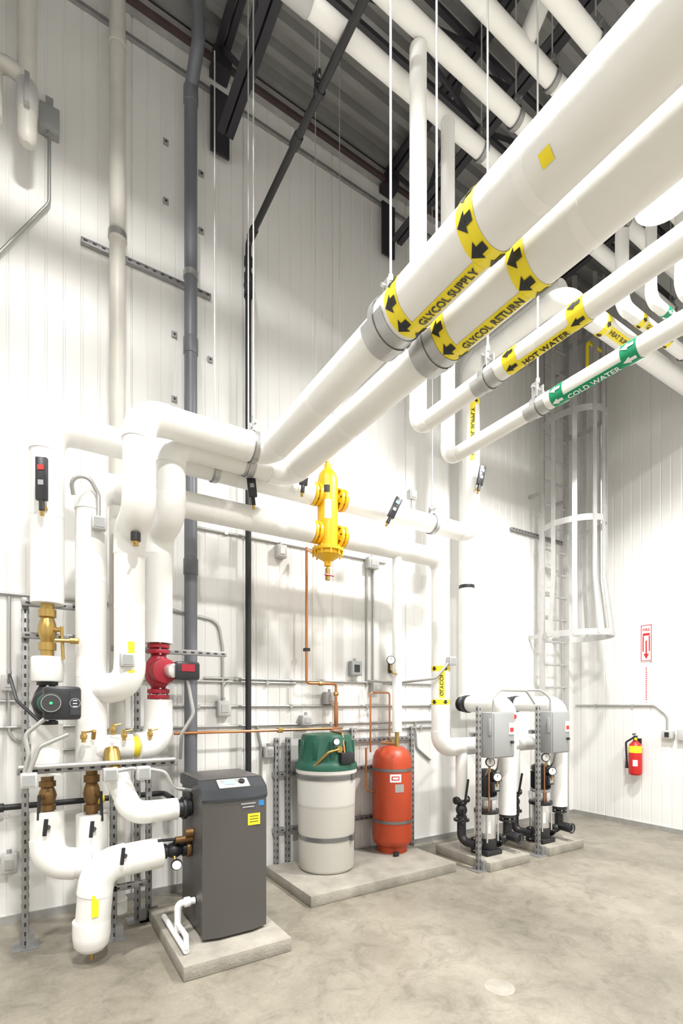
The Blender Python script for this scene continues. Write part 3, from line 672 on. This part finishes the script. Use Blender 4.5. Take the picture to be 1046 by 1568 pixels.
# ------------------------------------------------------------------ pumps
def gauge(b, p, r_=.035):
    p = V(p); ax = V((-.55, -.83, 0)); b.lathe(p, ax, [(r_, 0), (r_, .02), (r_*.9, .022)], BLK); b.lathe(p+ax*.0225, ax, [(r_*.82, 0), (r_*.82, .002)], WHT)
    b.cyl(p+ax*.025, p+ax*.027+V((0, 0, r_*.6)), .002, BLK, seg=6)
    b.cyl(p+ax*.012-V((0, 0, r_)), p-V((0, 0, r_+.05))+ax*.012, .008, BRASS, seg=8)
b = B('pressure_gauge'); gauge(b, (2.80, 3.60, 2.00), .04); b.tube([(2.80, 3.59, 1.92), (2.82, 3.60, 1.88), (2.92, 3.64, 1.88)], .008, BRASS, .02, 8); b.done()
def pump(px, py, sx, dx, dy, name='multistage_pump'):
    b = B(name)
    b.box((px, py, .115), (.22, .22, .05), BLK, bev=.008)
    b.rcyl((px, py, .13), (px, py, .25), .095, BLK, .01)
    b.cyl((px-.17, py, .20), (px+.17, py, .20), .042, BLK); b.flange((px-.16, py, .20), (1, 0, 0), .075, .025, BLK, 4, CHR); b.flange((px+.16, py, .20), (1, 0, 0), .075, .025, BLK, 4, CHR)
    b.rcyl((px, py, .25), (px, py, .50), .092, CHR, .005)
    for k in range(4):
        a = math.pi/4+k*math.pi/2; p = V((px+.112*math.cos(a), py+.112*math.sin(a), .22)); b.cyl(p, p+V((0, 0, .30)), .009, CHR, seg=8)
    b.rcyl((px, py, .50), (px, py, .54), .125, BLK, .006)
    for k in range(3):
        a = 2*math.pi*k/3+.5; b.box((px+.085*math.cos(a), py+.085*math.sin(a), .59), (.03, .05, .11), CHR, rz=a, bev=.004)
    b.rcyl((px, py, .54), (px, py, .65), .05, CHR, .006); b.rcyl((px, py, .64), (px, py, .67), .11, GBOX, .005)
    b.rcyl((px, py, .67), (px, py, .88), .09, BLKP, .01)
    for k in range(20):
        a = 2*math.pi*k/20; b.box((px+.095*math.cos(a), py+.095*math.sin(a), .77), (.018, .005, .18), BLKP, rz=a)
    b.lathe((px, py, .88), (0, 0, 1), [(.104, 0), (.10, .04), (.07, .06), (.02, .065)], BLKP)
    b.box((px-.02, py-.12, .78), (.10, .06, .10), BLKP, bev=.01); b.box((px-.02, py-.152, .78), (.06, .003, .06), GALV)
    b.patch((px, py, 0), (0, 0, 1), (-.62, -.78, 0), (.78, -.62, 0), .0935, .31, .43, -.5, .3, WHT)
    b.tube([(sx, 3.64, 1.1), (sx, 3.64, .62)], .06, INS, .1); b.valve((sx, 3.64, .64), (sx, 3.64, .40), .055, BLK, (-.5, -.85, 0), BLK)
    b.tube([(sx, 3.64, .42), (sx, 3.64, .20), (px-.15, py, .20)], .045, BLK, .08)
    b.flange((sx, 3.64, .62), (0, 0, 1), .08, .025, BLK, 6, CHR); b.flange((sx, 3.64, .42), (0, 0, 1), .08, .025, BLK, 6, CHR)
    b.cyl((sx-.03, 3.56, .62), (sx-.05, 3.5, .85), .012, BLK, seg=8); b.rcyl((sx-.09, 3.64, .62), (sx+.09, 3.64, .62), .04, BLK, .01)
    b.tube([(px+.15, py, .20), (dx, dy, .20), (dx, dy, .44)], .045, BLK, .07)
    b.flange((dx, dy, .44), (0, 0, 1), .085, .028, BLK, 6, CHR); b.flange((dx, dy, .40), (0, 0, 1), .085, .022, BLK, 6, CHR)
    b.rcyl((dx, dy-.02, .24), (dx-.02, dy-.15, .24), .05, BLK, .01); b.torus((dx-.02, dy-.17, .24), (0, 1, 0), .05, .008, BLK)
    gauge(b, (px-.10, py-.13, 1.03), .046); gauge(b, (px-.02, py-.15, .88), .046)
    b.cyl((px-.02, py-.13, .80), (px-.02, py-.05, .8), .01, BRASS, seg=8); b.tube([(px-.10, py-.12, .95), (px-.10, py-.12, .55), (px-.06, py-.05, .52)], .007, COPP, .03, 8)
    b.tube([(px-.05, py-.1, .95), (px, py-.05, .9), (dx-.05, dy, .8)], .007, COPP, .03, 8)
    b.done()
    b = B('pump_discharge_pipe')
    b.ipipe([(dx, dy, .46), (dx, dy, 1.60), (dx, 3.985, 1.60)], .09, .13)
    b.cyl((dx-.02, dy-.09, 1.47), (dx-.02, dy-.115, 1.47), .024, RED, seg=16)
    b.valve((dx, 4.0, 1.60), (dx, 4.13, 1.60), .085, BLK)
    b.rcyl((dx, 3.97, 1.60), (dx, 4.03, 1.60), .10, BLK, .01)
    b.done()
pump(3.93, 3.48, 3.74, 4.21, 3.45); pump(4.77, 3.46, 4.56, 5.04, 3.42)
b = B('pump_riser_pipe')
b.ipipe([(5.04, 4.14, 1.60), (4.40, 4.14, 1.60), (4.21, 4.14, 1.60)], .08); b.ipipe([(4.34, 4.14, 1.60), (4.34, 4.14, 5.6), (4.34, 2.9, 5.6)], .085, .13)
b.rcyl((4.34, 4.14, 2.95), (4.34, 4.14, 2.99), .09, BLK, .004)
b.done()
def ctrl(x0, x1, z0=1.08, z1=1.52):
    b = B('pump_control_panel'); y0 = 3.22
    b.bx(x0, x1, y0, y0+.18, z0, z1, GBOX, .008); b.bx(x0+.012, x1-.012, y0-.012, y0+.004, z0+.012, z1-.012, GBOX, .004)
    b.box((x1-.06, y0-.016, z0+.28), (.07, .006, .11), WHT); b.box((x1-.06, y0-.02, z0+.27), (.05, .004, .04), RED); b.cyl((x1-.06, y0-.015, z0+.15), (x1-.06, y0-.04, z0+.15), .014, BLKP)
    b.box((x0-.008, y0+.03, z0+.3), (.02, .03, .16), GALV, bev=.004)
    for q in (.3, .7):
        x = x0+(x1-x0)*q; b.tube([(x, y0+.1, z0), (x+.02, y0+.14, z0-.12), (x+.05, y0+.22, z0-.2)], .014, COND, .05, 10)
    b.done()
ctrl(3.72, 4.03); ctrl(4.62, 4.93)
b = B('pump_strut_stand')
for x in (3.66, 4.56): b.strut((x, 3.34, 0), (x, 3.34, 1.58)); foot(b, x, 3.34); b.strut((x, 3.44, 1.3), (x+.5, 3.44, 1.3), face=(0, 0, 1)); b.strut((x, 3.38, 1.30), (x, 4.3, 1.30))
b.done()
b = B('flexible_conduit')
b.tube([(3.87, 3.34, 1.52), (3.87, 3.34, 1.66), (4.05, 3.4, 1.74), (4.45, 3.4, 1.74), (4.56, 3.38, 1.60)], .012, COND, .08, 10)
b.tube([(4.77, 3.34, 1.52), (4.77, 3.34, 1.66), (4.7, 3.4, 1.75), (4.5, 3.7, 1.75)], .012, COND, .08, 10)
b.done()

# ------------------------------------------------------------------ caged ladder on back wall
b = B('caged_ladder'); lx0, lx1, ly = 5.74, 6.26, 4.14
for x in (lx0, lx1): b.bx(x-.018, x+.018, ly-.035, ly+.035, .0, 7.0, GALVW, .003)
z = .3
while z < 7.0: b.cyl((lx0, ly, z), (lx1, ly, z), .015, GALVW, seg=8); z += .305
for z in (.4, 2.5, 4.4, 6.2):
    for x in (lx0, lx1): b.bx(x-.005, x+.005, ly, WY-.003, z-.025, z+.025, GALVW)
def ribbon(b, pts, h, m):
    vs = []; fs = []
    P = [V(p) for p in pts]
    for i, p in enumerate(P):
        t = (P[min(i+1, len(P)-1)]-P[max(i-1, 0)]).normalized(); nr = V((t.y, -t.x, 0))*.006
        vs += [p-nr-V((0, 0, h/2)), p-nr+V((0, 0, h/2)), p+nr+V((0, 0, h/2)), p+nr-V((0, 0, h/2))]
    for i in range(len(pts)-1):
        for k in range(4): fs.append([4*i+k, 4*i+(k+1) % 4, 4*i+4+(k+1) % 4, 4*i+4+k])
    b.add(vs, fs, m, False)
cx = (lx0+lx1)/2
def hoop(r_, dp):
    pts = [(lx0, ly)]
    for k in range(17):
        a = math.pi+math.pi*k/16; pts.append((cx+r_*math.cos(a), ly-.22+dp*math.sin(a)))
    pts.append((lx1, ly)); return pts
for (z, r_, dp) in ((2.48, .42, .55), (3.90, .34, .46), (5.25, .34, .46), (6.5, .34, .46)):
    ribbon(b, [(x, y, z) for x, y in hoop(r_, dp)], .075, GALVW)
for k in (1, 4, 7, 9, 11, 14, 17):
    p = hoop(.34, .46)[k]; q = hoop(.42, .55)[k]
    pts = [V((*q, 2.46)), V((*p, 3.2)), V((*p, 6.9))]
    a_ = math.atan2(p[1]-(ly-.22), p[0]-cx)
    rt = V((-math.sin(a_), math.cos(a_), 0))*.028; nr = V((math.cos(a_), math.sin(a_), 0))*.007
    vs = []
    for s_ in pts: vs += [s_-rt-nr, s_+rt-nr, s_+rt+nr, s_-rt+nr]
    fs = [[4*i+j, 4*i+(j+1) % 4, 4*i+4+(j+1) % 4, 4*i+4+j] for i in range(2) for j in range(4)]+[[3, 2, 1, 0], [8, 9, 10, 11]]
    b.add(vs, fs, GALVW)
b.done()
b = B('roof_access_gate'); b.tube([(5.8, 3.55, 5.75), (5.8, 3.55, 6.05), (6.2, 3.55, 6.05), (6.2, 3.55, 5.75), (5.8, 3.55, 5.75)], .018, LYEL, .04, 10); b.done()

# ------------------------------------------------------------------ right wall items
b = B('fire_extinguisher'); ex, ey = WX-.10, 3.42
b.lathe((ex, ey, .68), (0, 0, 1), [(.06, 0), (.075, .015), (.078, .03), (.078, .36), (.065, .40), (.035, .43), (.025, .45)], RED, 28)
b.rcyl((ex, ey, 1.13), (ex, ey, 1.19), .025, BLK, .004); b.box((ex-.03, ey, 1.21), (.12, .025, .018), BLK, bev=.004, rz=.3); b.box((ex-.03, ey, 1.17), (.13, .02, .014), BLK, bev=.003, rz=.3)
b.tube([(ex-.02, ey+.02, 1.16), (ex-.04, ey+.10, 1.10), (ex-.02, ey+.10, .85)], .012, BLK, .04, 10); b.cyl((ex-.02, ey+.10, .85), (ex-.02, ey+.10, .76), .014, BLK, r2=.02)
b.patch((ex, ey, 0), (0, 0, 1), (-.9, -.43, 0), (.43, -.9, 0), .0795, .97, 1.06, -1.2, 1.2, LYEL); b.patch((ex, ey, 0), (0, 0, 1), (-.9, -.43, 0), (.43, -.9, 0), .0795, .80, .88, -.35, .35, WHT)
b.box((WX-.012, ey, .95), (.024, .06, .4), BLK); b.lathe((ex-.03, ey-.02, 1.15), (-1, -.3, 0), [(.018, 0), (.018, .012)], LYEL)
b.done()
b = B('fire_extinguisher_sign'); sy_ = 3.33
b.box((WX-.006, sy_, 2.39), (.008, .145, .48), WHT); 
for q in (-1, 1): b.box((WX-.0115, sy_+q*.062, 2.39), (.003, .008, .46), RED)
for q in (-1, 1): b.box((WX-.0115, sy_, 2.39+q*.228), (.003, .13, .008), RED)
xx = WX-.012
b.add([(xx, sy_-.035, 2.25), (xx, sy_+.035, 2.25), (xx, sy_, 2.18)], [[0, 1, 2]], RED); b.box((xx, sy_, 2.33), (.003, .018, .18), RED)
for q in (-1, 1): b.box((xx, sy_+q*.038, 2.38), (.003, .014, .20), RED)
b.flattext('FIRE', .05, (xx-.001, sy_, 2.56), (0, -1, 0), (0, 0, 1), RED); b.box((xx, sy_, 2.50), (.003, .085, .03), RED)
b.done()
b = B('inspection_tag_strip'); b.box((WX-.004, sy_, 1.86), (.006, .028, .46), WHT)
for k in range(16): b.box((WX-.009, sy_, 1.66+k*.027), (.003, .014, .016), RED)
b.done()
b = B('wall_conduit'); xx = WX-.016
b.tube([(xx, WY-.05, 1.58), (xx, 3.22, 1.58), (xx, 3.08, 1.46), (xx, 3.08, 1.26)], .013, COND, .1, 10)
for y in (4.0, 3.5): b.box((xx-.004, y, 1.58), (.02, .03, .034), GALV)
b.done()
b = B('electrical_box'); b.box((WX-.035, 3.06, 1.22), (.07, .13, .10), LBOX, bev=.006); b.box((WX-.035, 2.9, 1.22), (.06, .1, .13), LBOX, bev=.006)
b.box((WX-.074, 3.06, 1.22), (.006, .05, .06), BLKP); b.done()
b = B('floor_cleanout_cover'); b.lathe((2.25, 1.9, .0), (0, 0, 1), [(.085, 0), (.083, .002), (.07, .0025), (.068, .0012), (.02, .0012)], PAD, 32); b.done()

# ------------------------------------------------------------------ lights
def bay(x, y, z, pw):
    b = B('high_bay_light'); b.lathe((x, y, z), (0, 0, 1), [(.20, 0), (.205, .02), (.19, .06), (.10, .12), (.07, .20), (.03, .22)], LBOX, 28); b.lathe((x, y, z-.008), (0, 0, 1), [(.17, 0), (.17, .006)], LAMP, 28)
    b.cyl((x, y, z+.2), (x, y, RZ-.01), .006, ROD); b.done()
    la = bpy.data.lights.new('bay_lamp', 'AREA'); la.shape = 'DISK'; la.size = .34; la.energy = pw; la.color = (1, .985, .955); la.spread = math.radians(160)
    o = bpy.data.objects.new('bay_lamp', la); o.location = (x, y, z-.03); S.collection.objects.link(o)
bay(4.12, 1.90, 5.45, 235); bay(.2, 1.9, 6.25, 232); bay(4.4, -1.2, 6.25, 305); bay(.4, -1.4, 6.25, 375); bay(-2.6, 1.2, 6.25, 165)
w = bpy.data.worlds.new('world'); S.world = w; w.use_nodes = True; w.node_tree.nodes['Background'].inputs[0].default_value = (1, .98, .95, 1); w.node_tree.nodes['Background'].inputs[1].default_value = .3
S.view_settings.view_transform = 'Standard'

cam = bpy.data.cameras.new('camera'); co = bpy.data.objects.new('camera', cam); S.collection.objects.link(co)
cam.sensor_fit = 'VERTICAL'; cam.sensor_height = 36; cam.sensor_width = 24; cam.lens = 760/1568*36; cam.shift_y = .1875; cam.clip_start = .02
co.location = (0, 0, 1.6); co.rotation_euler = (math.radians(90), 0, math.radians(-32.2)); S.camera = co
